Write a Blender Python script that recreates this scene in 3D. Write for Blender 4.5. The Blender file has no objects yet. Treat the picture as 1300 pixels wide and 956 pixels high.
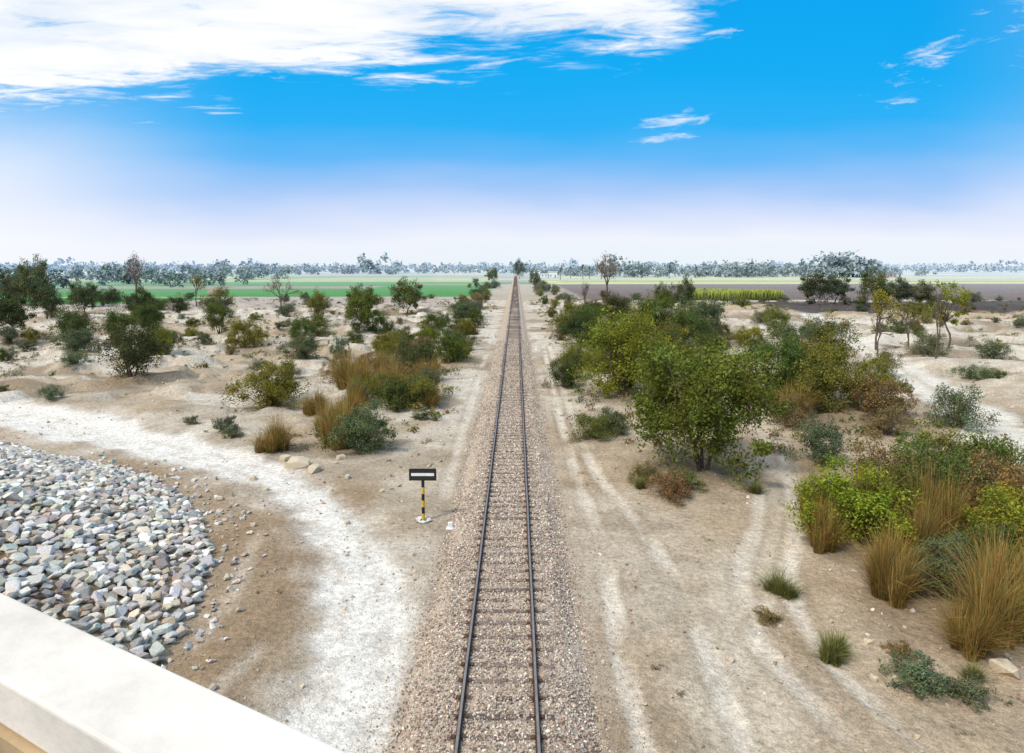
import bpy, bmesh, math, numpy as np
from mathutils import Vector, Matrix
rng=np.random.default_rng(7)
scene=bpy.context.scene
scene.view_settings.view_transform='Standard'
scene.view_settings.look='None'
scene.view_settings.exposure=0
COL=scene.collection
def link(o): COL.objects.link(o); return o
# ------------------------------------------------------------ numpy noise
_T=np.random.default_rng(3).random((8,256,256))
def vn(x,y,s=0):
    x=np.asarray(x,float)+s*17.3; y=np.asarray(y,float)+s*9.1
    xi=np.floor(x).astype(int); yi=np.floor(y).astype(int)
    fx=x-xi; fy=y-yi; fx=fx*fx*(3-2*fx); fy=fy*fy*(3-2*fy)
    T=_T[s%8]
    a=T[xi%256,yi%256]; b=T[(xi+1)%256,yi%256]; c=T[xi%256,(yi+1)%256]; d=T[(xi+1)%256,(yi+1)%256]
    return (a*(1-fx)+b*fx)*(1-fy)+(c*(1-fx)+d*fx)*fy
def fbm(x,y,s=0,o=4):
    r=0;a=.5;t=0
    for i in range(o):
        r=r+a*vn(x*2**i,y*2**i,s+i); t+=a; a*=.5
    return r/t
def ss(a,b,x):
    t=np.clip((x-a)/(b-a),0,1); return t*t*(3-2*t)
def pdist(x,y,pts):
    d=np.full(np.shape(x),1e9)
    for (x0,y0),(x1,y1) in zip(pts[:-1],pts[1:]):
        dx,dy=x1-x0,y1-y0
        t=np.clip(((x-x0)*dx+(y-y0)*dy)/(dx*dx+dy*dy),0,1)
        d=np.minimum(d,np.hypot(x-x0-t*dx,y-y0-t*dy))
    return d
def smooth_line(pts,n=8):
    P=[np.array(p,float) for p in pts]; P=[2*P[0]-P[1]]+P+[2*P[-1]-P[-2]]
    out=[]
    for i in range(1,len(P)-2):
        for k in range(n):
            t=k/n
            out.append(tuple(.5*((2*P[i])+(-P[i-1]+P[i+1])*t+(2*P[i-1]-5*P[i]+4*P[i+1]-P[i+2])*t*t+(-P[i-1]+3*P[i]-3*P[i+1]+P[i+2])*t**3)))
    out.append(tuple(P[-2])); return out
LPATH=smooth_line([(-60,54),(-36.6,48),(-26.2,42.3),(-18.1,37.7),(-12.7,34),(-8.5,29.4),(-5.8,24.3),(-4.3,19.7),(-3.7,14),(-4.5,2)],4)
RROAD=smooth_line([(70,165),(61,136),(46.4,89),(37,60),(32.6,47),(29.5,38),(26,22),(24,0)],4)
RTRAIL=smooth_line([(21,60),(16.6,43),(14.5,36),(13.3,31),(10.4,25),(7.7,20.6),(5.4,14),(5,0)],4)
RUTS=[[(3.1,0),(3.2,16),(3.6,25),(3.4,40),(4,90)],[(4.4,0),(5.7,19),(5.3,28),(4.3,40),(4.8,90)],
      [(4.5,14),(6.5,17.5),(9.5,22.5)],[(9.5,14),(8.8,18),(9.6,22),(12.2,28),(15.5,38)],
      [(7.9,14),(7.3,18),(8.3,23),(11,29),(14,40)],
      [(-7.5,13),(-6.6,20),(-9,26),(-13,31.5)],[(-2.9,30),(-3.1,60),(-3.4,110)],[(-8.4,14),(-8.6,20),(-9.8,26)]]
RUTS=[smooth_line(r,4) for r in RUTS]
RST=[.9,.85,.5,.85,.65,.4,.55,.35]
CX,CY=-30.,15.5; AD=(-.874,.486)
def cone_d(x,y):
    s=np.maximum((x-CX)*AD[0]+(y-CY)*AD[1],0)
    return 21+0.5*(vn(x*.25,y*.25,2)-.5)-np.hypot(x-CX-s*AD[0],y-CY-s*AD[1])
def gh(x,y):
    x=np.asarray(x,float); y=np.asarray(y,float)
    side=ss(3,9,np.abs(x)); mid=ss(38,60,y)*(1-ss(185,235,y))
    h=.5*(fbm(x/9,y/9,1,3)-.5)*side*(1-ss(200,260,y))
    r=1-np.abs(2*fbm(x/12,y/8,4,5)-1)
    e=fbm(x/5,y/3.2,6,5)
    h=h+mid*ss(9,18,np.abs(x))*(.45*ss(.70,.93,r)+.70*ss(.50,.58,e)-.45+.3*(fbm(x/2,y/1.5,2,4)-.5))
    h=h+.22*(fbm(x/1.4,y/1.4,5,4)-.5)*ss(2.6,4.5,np.abs(x))*(1-ss(60,120,y))
    dl=pdist(x,y,LPATH); h=h*ss(.5,4,dl)-.12*(1-ss(.8,2.2,dl))
    dr=pdist(x,y,RROAD); h=h*ss(.5,5,dr)-.12*(1-ss(1,3,dr))
    dt=pdist(x,y,RTRAIL); h=h*ss(.2,2.5,dt)-.07*(1-ss(.3,1.5,dt))
    for r_,f in zip(RUTS,RST): h=h-.06*f*(1-ss(.05,.40,pdist(x,y,r_)))
    d=cone_d(x,y)
    c=np.where(d<10,.36*np.maximum(d,0),3.6+(d-10)*.62); c=np.minimum(c,8.0)
    h=h*(1-ss(-2,0,d))+c
    return h
def g1(x,y): return float(gh(np.array([x]),np.array([y]))[0])
# ------------------------------------------------------------ mesh builder
class MB:
    def __init__(s): s.v=[];s.l=[];s.t=[];s.m=[];s.c=[];s.n=0
    def add(s,V,Q,mat=0,C=(1,1,1)):
        V=np.asarray(V,float).reshape(-1,3); Q=np.asarray(Q,int)
        s.v.append(V); s.l.append((Q+s.n).ravel()); s.t.append(np.full(len(Q),Q.shape[1])); s.m.append(np.full(len(Q),mat))
        C=np.asarray(C,float); 
        if C.ndim==1: C=np.repeat(C[None,:],len(V),0)
        s.c.append(C); s.n+=len(V)
    def mesh(s,name,mats,smooth=False):
        V=np.concatenate(s.v);L=np.concatenate(s.l);T=np.concatenate(s.t);M=np.concatenate(s.m);C=np.concatenate(s.c)
        me=bpy.data.meshes.new(name)
        me.vertices.add(len(V)); me.vertices.foreach_set('co',V.astype('f').ravel())
        me.loops.add(len(L)); me.loops.foreach_set('vertex_index',L.astype('i'))
        me.polygons.add(len(T)); me.polygons.foreach_set('loop_start',np.concatenate([[0],np.cumsum(T)[:-1]]).astype('i'))
        me.polygons.foreach_set('loop_total',T.astype('i'))
        for m in mats: me.materials.append(m)
        me.polygons.foreach_set('material_index',M.astype('i'))
        me.polygons.foreach_set('use_smooth',np.full(len(T),bool(smooth)))
        a=me.color_attributes.new('Col','FLOAT_COLOR','POINT')
        a.data.foreach_set('color',np.hstack([C,np.ones((len(C),1))]).astype('f').ravel())
        me.update(calc_edges=True); me.validate()
        return me
    def obj(s,name,mats,parent=None,smooth=False):
        o=link(bpy.data.objects.new(name,s.mesh(name,mats,smooth)))
        if parent: o.parent=parent
        return o
BOXQ=np.array([[0,3,2,1],[4,5,6,7],[0,1,5,4],[1,2,6,5],[2,3,7,6],[3,0,4,7]])
def boxv(x0,x1,y0,y1,z0,z1):
    return np.array([[x0,y0,z0],[x1,y0,z0],[x1,y1,z0],[x0,y1,z0],[x0,y0,z1],[x1,y0,z1],[x1,y1,z1],[x0,y1,z1]],float)
def empty(name,loc=(0,0,0)):
    o=bpy.data.objects.new(name,None); o.location=loc; return link(o)
# ------------------------------------------------------------ materials
def newmat(name):
    m=bpy.data.materials.new(name); m.use_nodes=True; nt=m.node_tree; nt.nodes.clear()
    out=nt.nodes.new('ShaderNodeOutputMaterial'); return m,nt,out
def solid(name,noise=.25,scale=8,bump=.2,bscale=30,rough=.9,color=None,metal=0,dist=.02):
    m,nt,out=newmat(name); N=nt.nodes.new; L=nt.links.new
    b=N('ShaderNodeBsdfPrincipled'); b.inputs['Roughness'].default_value=rough; b.inputs['Metallic'].default_value=metal
    b.inputs['Specular IOR Level'].default_value=.25
    tc=N('ShaderNodeNewGeometry')
    n1=N('ShaderNodeTexNoise'); n1.inputs['Scale'].default_value=scale; n1.inputs['Detail'].default_value=5; n1.inputs['Roughness'].default_value=.65
    L(tc.outputs['Position'],n1.inputs['Vector'])
    mr=N('ShaderNodeMapRange'); mr.inputs['From Min'].default_value=.3; mr.inputs['From Max'].default_value=.7
    mr.inputs['To Min'].default_value=1-noise; mr.inputs['To Max'].default_value=1+noise
    L(n1.outputs['Fac'],mr.inputs['Value'])
    if color is None:
        a=N('ShaderNodeAttribute'); a.attribute_name='Col'; src=a.outputs['Color']
    else:
        a=N('ShaderNodeRGB'); a.outputs[0].default_value=(*color,1); src=a.outputs[0]
    vm=N('ShaderNodeVectorMath'); vm.operation='SCALE'; L(src,vm.inputs[0]); L(mr.outputs[0],vm.inputs['Scale'])
    L(vm.outputs[0],b.inputs['Base Color'])
    if bump>0:
        n2=N('ShaderNodeTexNoise'); n2.inputs['Scale'].default_value=bscale; n2.inputs['Detail'].default_value=3
        L(tc.outputs['Position'],n2.inputs['Vector'])
        bp=N('ShaderNodeBump'); bp.inputs['Strength'].default_value=bump; bp.inputs['Distance'].default_value=dist
        L(n2.outputs['Fac'],bp.inputs['Height']); L(bp.outputs[0],b.inputs['Normal'])
    L(b.outputs[0],out.inputs[0]); return m
def leafmat(name,trans=.28):
    m,nt,out=newmat(name); N=nt.nodes.new; L=nt.links.new
    a=N('ShaderNodeAttribute'); a.attribute_name='Col'; oi=N('ShaderNodeObjectInfo')
    vm=N('ShaderNodeVectorMath'); vm.operation='MULTIPLY'; L(a.outputs['Color'],vm.inputs[0]); L(oi.outputs['Color'],vm.inputs[1])
    d=N('ShaderNodeBsdfDiffuse'); t=N('ShaderNodeBsdfTranslucent'); mx=N('ShaderNodeMixShader'); mx.inputs[0].default_value=trans
    L(vm.outputs[0],d.inputs[0]); L(vm.outputs[0],t.inputs[0]); L(d.outputs[0],mx.inputs[1]); L(t.outputs[0],mx.inputs[2]); L(mx.outputs[0],out.inputs[0]); return m
def flatmat(name,col=None):
    m,nt,out=newmat(name); N=nt.nodes.new; L=nt.links.new; d=N('ShaderNodeBsdfDiffuse')
    if col: d.inputs[0].default_value=(*col,1)
    else:
        a=N('ShaderNodeAttribute'); a.attribute_name='Col'; L(a.outputs['Color'],d.inputs[0])
    L(d.outputs[0],out.inputs[0]); return m
M_leaf=leafmat('foliage'); M_far=flatmat('far_foliage_hazed'); M_bark=solid('bark',.35,12,0,40,color=(.12,.092,.07))
M_stone=solid('stone',.22,14,.4,45); M_grav=solid('gravel_stone',.15,20,0); M_conc=solid('concrete',.17,3.2,.4,45,color=(.73,.67,.59),dist=.004)
M_deck=solid('deck_asphalt',.2,6,.3,80,color=(.07,.07,.07)); M_ochre=solid('ochre_paint',.2,5,.2,60,color=(.46,.33,.19),dist=.004)
def ground_mat():
    m,nt,out=newmat('dry_ground'); N=nt.nodes.new; L=nt.links.new
    b=N('ShaderNodeBsdfDiffuse')
    g=N('ShaderNodeNewGeometry'); a=N('ShaderNodeAttribute'); a.attribute_name='Col'
    prod=None
    for sc,amt,de in((.7,.12,3),(5,.28,5),(24,.20,2)):
        n=N('ShaderNodeTexNoise'); n.inputs['Scale'].default_value=sc; n.inputs['Detail'].default_value=de; n.inputs['Roughness'].default_value=.7
        L(g.outputs['Position'],n.inputs['Vector'])
        mr=N('ShaderNodeMapRange'); mr.inputs['From Min'].default_value=.32; mr.inputs['From Max'].default_value=.68
        mr.inputs['To Min'].default_value=1-amt; mr.inputs['To Max'].default_value=1+amt; L(n.outputs['Fac'],mr.inputs['Value'])
        if prod is None: prod=mr.outputs[0]
        else:
            mm=N('ShaderNodeMath'); mm.operation='MULTIPLY'; L(prod,mm.inputs[0]); L(mr.outputs[0],mm.inputs[1]); prod=mm.outputs[0]
    vm=N('ShaderNodeVectorMath'); vm.operation='SCALE'; L(a.outputs['Color'],vm.inputs[0]); L(prod,vm.inputs['Scale'])
    v=N('ShaderNodeTexVoronoi'); v.inputs['Scale'].default_value=8; L(g.outputs['Position'],v.inputs['Vector'])
    lt=N('ShaderNodeMapRange'); lt.inputs['From Min'].default_value=.13; lt.inputs['From Max'].default_value=.24; lt.inputs['To Min'].default_value=.72; lt.inputs['To Max'].default_value=1
    L(v.outputs['Distance'],lt.inputs['Value'])
    vm2=N('ShaderNodeVectorMath'); vm2.operation='SCALE'; L(vm.outputs[0],vm2.inputs[0]); L(lt.outputs[0],vm2.inputs['Scale'])
    L(vm2.outputs[0],b.inputs[0])
    n2=N('ShaderNodeTexNoise'); n2.inputs['Scale'].default_value=4; n2.inputs['Detail'].default_value=5; n2.inputs['Roughness'].default_value=.72; L(g.outputs['Position'],n2.inputs['Vector'])
    bp=N('ShaderNodeBump'); bp.inputs['Strength'].default_value=.9; bp.inputs['Distance'].default_value=.18
    L(n2.outputs['Fac'],bp.inputs['Height']); L(bp.outputs[0],b.inputs['Normal']); L(b.outputs[0],out.inputs[0]); return m
def axis(start,step,grow,end):
    o=[start]
    while o[-1]<end: o.append(o[-1]+max(step,grow*abs(o[-1])))
    return np.array(o)
def build_ground():
    p=axis(0,.19,.0145,7000); xs=np.concatenate([-p[:0:-1],p])
    yp=axis(9,.19,.0095,7500); yn=-axis(0,1.5,.15,600)[:0:-1]; ys=np.concatenate([yn,np.arange(0,9,1.0),yp])
    X,Y=np.meshgrid(xs,ys); H=gh(X,Y)
    def c(*a): return np.array(a)[None,None,:]
    def mix(A,B,f): return A*(1-f[...,None])+B*f[...,None]
    sand=c(.47,.37,.26); pale=c(.64,.575,.48); brown=c(.31,.23,.15); dust=c(.82,.77,.69)
    n1=fbm(X/11,Y/9,2,5); n2=fbm(X/2.6,Y/2.6,6,4); n3=fbm(X/30,Y/22,3,4); n4=fbm(X/1.1,Y/1.1,4,4)
    C=np.broadcast_to(sand,X.shape+(3,)).copy()
    C=mix(C,pale,ss(.42,.60,n1)*np.where(X<0,.45+.45*ss(34,50,Y),.35))
    C=mix(C,pale,ss(40,62,Y)*ss(.33,.52,n3+.3*(n2-.5))*.9)
    C=mix(C,brown,ss(.50,.70,n2)*.48)
    C=mix(C,brown,ss(.56,.70,n4)*.38)
    C=mix(C,brown*.85,ss(.54,.66,fbm(X/6,Y/5,7,5))*ss(28,60,Y)*.7)
    bz=ss(-14,-7.8,X)*(1-ss(-6.8,-5.4,X))*(1-ss(30,34,Y))
    d=cone_d(X,Y); bz=np.maximum(bz,(1-ss(0,5,-d))*(1-ss(33,40,Y)))
    C=mix(C,c(.345,.245,.155),bz*(.65+.35*ss(.35,.6,n2)))
    C=mix(C,c(.44,.33,.215),ss(5,9,X)*(1-ss(45,60,Y))*.7*ss(.3,.6,n1+.2*(n4-.5)))
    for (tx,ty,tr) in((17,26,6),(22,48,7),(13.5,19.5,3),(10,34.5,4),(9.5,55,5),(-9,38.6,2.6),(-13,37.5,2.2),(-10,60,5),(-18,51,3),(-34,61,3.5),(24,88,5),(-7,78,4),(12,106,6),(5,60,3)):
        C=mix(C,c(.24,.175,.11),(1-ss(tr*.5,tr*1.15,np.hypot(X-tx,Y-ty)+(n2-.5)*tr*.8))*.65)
    wob=(n2-.5)*2.4+(n4-.5)*1.0
    dl=pdist(X,Y,LPATH); w=1.15+1.3*ss(30,45,Y)
    C=mix(C,dust*.88,(1-ss(w,w+1.8,dl+wob*1.6))*.4)
    C=mix(C,dust,(1-ss(w-.4,w+.4,dl+wob*.9))*.98)
    C=mix(C,c(.52,.44,.35),(1-ss(.08,.3,np.abs(dl-.6)))*.45*ss(.4,.6,n4))
    dr=pdist(X,Y,RROAD); C=mix(C,c(.74,.68,.58),(1-ss(1.6,2.8,dr+wob))*.95)
    C=mix(C,c(.45,.37,.28),(1-ss(.05,.5,dr))*.5)
    dt=pdist(X,Y,RTRAIL); C=mix(C,c(.62,.53,.41),(1-ss(.4,1.8,dt+wob*.8))*.75)
    for i,r_ in enumerate(RUTS):
        dd=pdist(X,Y,r_); k=ss(.25,.6,fbm(X/1.2,Y/3,i,3))*RST[i]
        C=mix(C,c(.30,.22,.145),(1-ss(.0,.24,np.abs(dd-.42)))*.5*k)
        C=mix(C,c(.72,.64,.53),(1-ss(.10,.42,dd+wob*.12))*.9*k)
    C=mix(C,c(.45,.355,.27),(1-ss(1.9,2.9,np.abs(X)+wob*.4))*.8)
    jx=X+(fbm(X/60,Y/60,2,2)-.5)*14+.12*Y; jy=Y+(fbm(X/50,Y/50,3,2)-.5)*10-.05*X
    def rect(x0,x1,y0,y1,col,f=.95,e=3,det=.35):
        nonlocal C
        k=ss(x0-e,x0+e,X)*(1-ss(x1-e,x1+e,X))*ss(y0-e,y0+e,jy)*(1-ss(y1-e,y1+e,jy))
        cc=c(*col)*(1-det*.5+det*fbm(X/9,Y/5,5,3))[...,None]
        C=mix(C,cc,k*f)
    iy=np.floor(np.log(np.maximum(jy,50)/400)/.13).astype(int); ix=np.floor(jx/(90+40*((iy*7)%3))).astype(int)
    hsh=_T[0][(iy*13+5)%256,(ix*29+iy*3)%256]
    pal=np.array([[.12,.22,.08],[.44,.45,.20],[.31,.25,.20],[.16,.26,.11],[.48,.42,.34],[.50,.50,.22],[.23,.30,.15]])
    C=mix(C,pal[(hsh*6.99).astype(int)],ss(395,405,jy)*.95)
    k0=ss(195,235,jy); C=mix(C,np.broadcast_to(c(.42,.36,.28),C.shape),k0*.8*(1-ss(400,420,jy)))
    rect(-115,-18,172,246,(.42,.36,.31)); rect(-400,-11,238,460,(.055,.25,.05),e=3); rect(-420,-100,196,232,(.06,.24,.055)); rect(-300,-14,470,620,(.38,.45,.15),.8)
    rect(-230,-70,330,370,(.33,.27,.22),.9,2); rect(-60,-11,385,420,(.28,.30,.14),.8,2)
    rect(22,420,205,400,(.155,.115,.105),e=3); rect(10,22,250,380,(.34,.28,.22),.9); rect(66,400,150,198,(.075,.065,.068),e=3)
    rect(60,400,198,205,(.46,.41,.34),.9,2); rect(12,700,404,500,(.52,.55,.14),.95,4); rect(30,500,452,476,(.17,.28,.10),.9,3); rect(40,700,600,720,(.48,.49,.22),.9,5)
    haze_tint=1-np.exp(-np.maximum(np.hypot(X,Y)-200,0)/950); C=mix(C,np.broadcast_to(c(.64,.70,.76),C.shape),haze_tint*.97)  # aerial haze painted into ground colour, paler and bluer with distance
    ny,nx=X.shape; idx=np.arange(ny*nx).reshape(ny,nx)
    Q=np.stack([idx[:-1,:-1],idx[:-1,1:],idx[1:,1:],idx[1:,:-1]],-1).reshape(-1,4)
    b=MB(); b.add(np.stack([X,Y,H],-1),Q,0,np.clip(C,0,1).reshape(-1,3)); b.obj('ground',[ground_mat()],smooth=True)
build_ground()
# ------------------------------------------------------------ stones
def hull(seed,n=16,fl=(1,1,1),pw=.55):
    r=np.random.default_rng(seed); bm=bmesh.new()
    P=r.normal(size=(n,3)); P/=np.linalg.norm(P,axis=1)[:,None]; P=np.sign(P)*np.abs(P)**pw; P*=r.uniform(.8,1.05,(n,1))*np.array(fl)*.5
    for p in P: bm.verts.new(p)
    bmesh.ops.convex_hull(bm,input=bm.verts)
    for v in [v for v in bm.verts if not v.link_faces]: bm.verts.remove(v)
    bmesh.ops.triangulate(bm,faces=bm.faces); bm.verts.index_update()
    V=np.array([v.co[:] for v in bm.verts]); F=np.array([[v.index for v in f.verts] for f in bm.faces]); bm.free(); return V,F
def rotm(a,b,c):
    ca,sa,cb,sb,cc,sc=np.cos(a),np.sin(a),np.cos(b),np.sin(b),np.cos(c),np.sin(c); o=np.ones_like(a); z=np.zeros_like(a)
    Rx=np.stack([o,z,z,z,ca,-sa,z,sa,ca],-1).reshape(-1,3,3); Ry=np.stack([cb,z,sb,z,o,z,-sb,z,cb],-1).reshape(-1,3,3); Rz=np.stack([cc,-sc,z,sc,cc,z,z,z,o],-1).reshape(-1,3,3)
    return Rz@Ry@Rx
def scatter(b,protos,pos,scl,tilt,cols,mat=0):
    n=len(pos); which=rng.integers(0,len(protos),n)
    R=rotm(rng.normal(0,1,n)*tilt,rng.normal(0,1,n)*tilt,rng.uniform(0,6.28,n))
    for k,pr in enumerate(protos):
        V,F=pr[0],pr[1]; s=which==k; m=s.sum()
        if not m: continue
        W=np.einsum('nij,nkj->nki',R[s],V[None]*scl[s][:,None,:])+pos[s][:,None,:]
        Q=(F[None]+(np.arange(m)*len(V))[:,None,None]).reshape(-1,F.shape[1])
        if len(pr)>2: CC=(cols[s][:,None,:]*pr[2][None]).reshape(-1,3)
        else: CC=np.repeat(cols[s],len(V),0)
        b.add(W.reshape(-1,3),Q,mat,CC)
def pick(pal,n,j=.15):
    p=np.array(pal)[rng.integers(0,len(pal),n)]; return np.clip(p*(1+rng.normal(0,j,(n,1)))*(1+rng.normal(0,.03,(n,3))),.02,.9)
small=[hull(i,9,(1,.85,.7)) for i in range(6)]
BAL=[(.48,.39,.31),(.37,.29,.23),(.58,.50,.41),(.27,.215,.175),(.68,.61,.52),(.48,.34,.25)]
# railway
track=empty('railway_track')
prof=[(-2.25,-.05),(-1.95,.10),(-1.65,.24),(-1.2,.31),(1.2,.31),(1.65,.24),(1.95,.10),(2.35,-.05)]
yy=np.concatenate([np.arange(-60,120,.4),np.arange(120,1800,12.)])
xs=np.interp(np.linspace(0,7,29),range(8),[p[0] for p in prof]); zs=np.interp(np.linspace(0,7,29),range(8),[p[1] for p in prof])
X,Y=np.meshgrid(xs,yy); Z=np.tile(zs,(len(yy),1))+.05*(fbm(X*2,Y*2,1,3)-.5)
X=X*(1+.18*(fbm(Y/3,np.sign(X)*5,4,3)-.5))
idx=np.arange(X.size).reshape(X.shape); Q=np.stack([idx[:-1,:-1],idx[:-1,1:],idx[1:,1:],idx[1:,:-1]],-1).reshape(-1,4)
def ballast_mat():
    m,nt,out=newmat('ballast'); N=nt.nodes.new; L=nt.links.new
    b=N('ShaderNodeBsdfDiffuse')
    g=N('ShaderNodeNewGeometry'); v=N('ShaderNodeTexVoronoi'); v.inputs['Scale'].default_value=14; L(g.outputs['Position'],v.inputs['Vector'])
    r=N('ShaderNodeValToRGB'); e=r.color_ramp.elements; e[0].color=(.26,.195,.155,1); e[1].color=(.60,.52,.42,1); e.new(.5).color=(.44,.345,.27,1)
    s=N('ShaderNodeSeparateColor'); L(v.outputs['Color'],s.inputs[0]); L(s.outputs[0],r.inputs[0])
    n=N('ShaderNodeTexNoise'); n.inputs['Scale'].default_value=.8; n.inputs['Detail'].default_value=3; L(g.outputs['Position'],n.inputs['Vector'])
    mx=N('ShaderNodeMix'); mx.data_type='RGBA'; L(n.outputs['Fac'],mx.inputs[0]); L(r.outputs[0],mx.inputs[6]); mx.inputs[7].default_value=(.49,.40,.31,1)
    L(mx.outputs[2],b.inputs[0])
    bp=N('ShaderNodeBump'); bp.inputs['Distance'].default_value=.05; bp.inputs['Strength'].default_value=.9; bp.invert=True; L(v.outputs['Distance'],bp.inputs['Height']); L(bp.outputs[0],b.inputs['Normal'])
    L(b.outputs[0],out.inputs[0]); return m
b=MB(); b.add(np.stack([X,Y,Z],-1),Q); b.obj('ballast_bed',[ballast_mat()],track,True)
b=MB()
for y0,y1,dens,sz in((8,26,330,.07),(26,50,200,.085),(50,95,60,.10)):
    n=int(5.0*(y1-y0)*dens); x=rng.uniform(-2.5,2.5,n); y=rng.uniform(y0,y1,n)
    keep=(rng.random(n)<1-.8*ss(1.8,2.5,np.abs(x)))&~((np.abs(np.abs(x)-.87)<.085))
    x,y=x[keep],y[keep]; n=len(x)
    z=np.maximum(np.interp(x,[p[0] for p in prof],[p[1] for p in prof]),gh(x,y))+rng.uniform(-.005,.028,n)
    s=sz*rng.uniform(.55,1.4,(n,1))*rng.uniform(.8,1.2,(n,3)); scatter(b,small,np.stack([x,y,z],-1),s,1.2,pick(BAL,n,.25))
n=9000; x=rng.normal(0,1,n)*.7; x=np.where(rng.random(n)<.5,-2.3,2.4)+x; y=8+rng.random(n)**1.3*70; k=np.abs(x)>2.0; x,y=x[k],y[k]; n=len(x)
scatter(b,small,np.stack([x,y,gh(x,y)+.012],-1),.055*rng.uniform(.4,1.3,(n,3)),1,pick(BAL,n,.2))
b.obj('ballast_gravel',[M_grav],track)
M_sl=solid('weathered_sleeper',.45,9,.4,30); b=MB(); clips=MB(); k=0; y=-10.
while y<700:
    L_=1.19+rng.uniform(-.06,.06); off=.07+rng.normal(0,.04); w=.10+rng.uniform(-.015,.012); V=boxv(-L_+off,L_+off,-w,w,.16,.332)
    V[4:,1]*=.9; V[:,2]+=rng.normal(0,.009); a=rng.normal(0,.014); V[:,1]+=V[:,0]*a; V+=rng.normal(0,.006,V.shape); V[:,1]+=y+rng.normal(0,.025)
    t=rng.uniform(.6,1.35); b.add(V,BOXQ,0,np.array([.16,.12,.10])*t)
    if y<90:
        for sx in(-.868,.868):
            for o in(-.12,.12):
                clips.add(boxv(sx+o-.05,sx+o+.05,y-.055,y+.055,.33,.365),BOXQ,0,(.10,.06,.045))
    y+=.68
b.obj('sleepers',[M_sl],track); clips.obj('rail_fastenings',[M_sl],track)
M_rust=solid('rail_rust',.3,14,.2,50,rough=.7,color=(.085,.052,.04),metal=.2); M_head=solid('rail_head_steel',.2,6,0,50,rough=.38,color=(.30,.28,.27),metal=.8)
for nm,sx in(('rail_left',-.868),('rail_right',.868)):
    b=MB(); P=[(-.068,.322),(.068,.322),(.068,.336),(.012,.352),(.012,.425),(.036,.437),(.036,.468),(.029,.474),(-.029,.474),(-.036,.468),(-.036,.437),(-.012,.425),(-.012,.352),(-.068,.336)]
    n=len(P); ys_=np.concatenate([np.arange(-40,120,4.),np.arange(120,1801,60.)]); V=[]
    for q in ys_:
        j=.007*math.sin(q*.7+sx); V+=[(x_+sx+j,q,z_) for x_,z_ in P]
    F=[];F2=[]
    for i in range(len(ys_)-1):
        for j in range(n):
            f=[i*n+j,i*n+(j+1)%n,(i+1)*n+(j+1)%n,(i+1)*n+j]; (F2 if j==7 else F).append(f)
    b.add(V,F,0); b.l.append(np.array(F2).ravel()); b.t.append(np.full(len(F2),4)); b.m.append(np.full(len(F2),1)); 
    b.obj(nm,[M_rust,M_head],track)
# riprap stones on abutment slope
rip=[hull(50+i,18,(1,.8,.45),.5) for i in range(12)]
RP=[(.56,.53,.47),(.64,.60,.53),(.42,.40,.36),(.56,.48,.37),(.70,.66,.58),(.42,.34,.28),(.48,.45,.42),(.62,.54,.42),(.74,.71,.64),(.32,.30,.28)]
gx,gy=np.meshgrid(np.arange(-62,-7,.335),np.arange(8,62,.30)); gx=(gx+(np.arange(gx.shape[0])%2)[:,None]*.17).ravel(); gy=gy.ravel()
gx=gx+rng.uniform(-.1,.1,gx.size); gy=gy+rng.uniform(-.1,.1,gy.size); d=cone_d(gx,gy); k=(d>0)&(d<11)&(gy>CY-4)&((gy<40)); gx,gy=gx[k],gy[k]; n=len(gx)
s=rng.uniform(.26,.54,(n,1))*rng.uniform(.82,1.18,(n,3)); big=rng.random(n)<.08; s[big]*=1.3
b=MB(); scatter(b,rip,np.stack([gx,gy,gh(gx,gy)+.06+rng.uniform(0,.07,n)],-1),s,.26,pick(RP,n,.14)); 
th=rng.uniform(-.3,1.5,260); rr=21+np.abs(rng.normal(0,.9,260)); x=CX+rr*np.cos(th); y=CY+rr*np.sin(th)
scatter(b,rip,np.stack([x,y,gh(x,y)+.04],-1),rng.uniform(.08,.34,(260,1))*np.ones((1,3)),.5,pick(RP,260,.12))
b.obj('stone_pitching',[M_stone])
n=8500; y=12+rng.random(n)**1.6*75; x=rng.uniform(-1,1,n)*(y*.8+3); k=(np.abs(x)>2.6)&(cone_d(x,y)<-.1)&(fbm(x/4,y/4,3,3)>.40); x,y=x[k],y[k]; n=len(x)
b=MB(); s=(.03+.13*rng.random(n)**4)[:,None]*rng.uniform(.7,1.2,(n,3)); s*=(1+y/60)[:,None]
scatter(b,small,np.stack([x,y,gh(x,y)+.01],-1),s,.8,pick([(.54,.44,.32),(.42,.33,.24),(.6,.53,.44),(.33,.25,.18)],n)); b.obj('scattered_stones',[M_grav])
for i,(x,y,s,f) in enumerate([(-11.2,35.3,1.5,.4),(-10,34.2,.9,.5),(-12.2,36.3,.8,.5),(-9.2,36.5,.6,.6),(-12.8,33.2,.5,.6),(-11.5,31.5,.35,.6),(-8,33,.4,.6),(-10.3,26.7,.3,.7),(-6.6,27.3,.3,.7),(-9.4,22,.35,.6),(-5.9,31,.25,.7),(13.1,16.8,.75,.5),(-13,29.8,.4,.6),(-4.2,35,.3,.6),(12.6,21.3,.4,.6),(6.2,17.4,.25,.6),(9.6,16.6,.22,.7),(10.3,18.2,.3,.6)]):
    V,F=hull(90+i,22,(1,.7,f),.6); b=MB(); b.add(V*s,F,0,(.56,.47,.34)); o=b.obj('rock',[M_stone]); o.location=(x,y,g1(x,y)+s*f*.28); o.rotation_euler=(.05,0,i*1.3)
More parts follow.
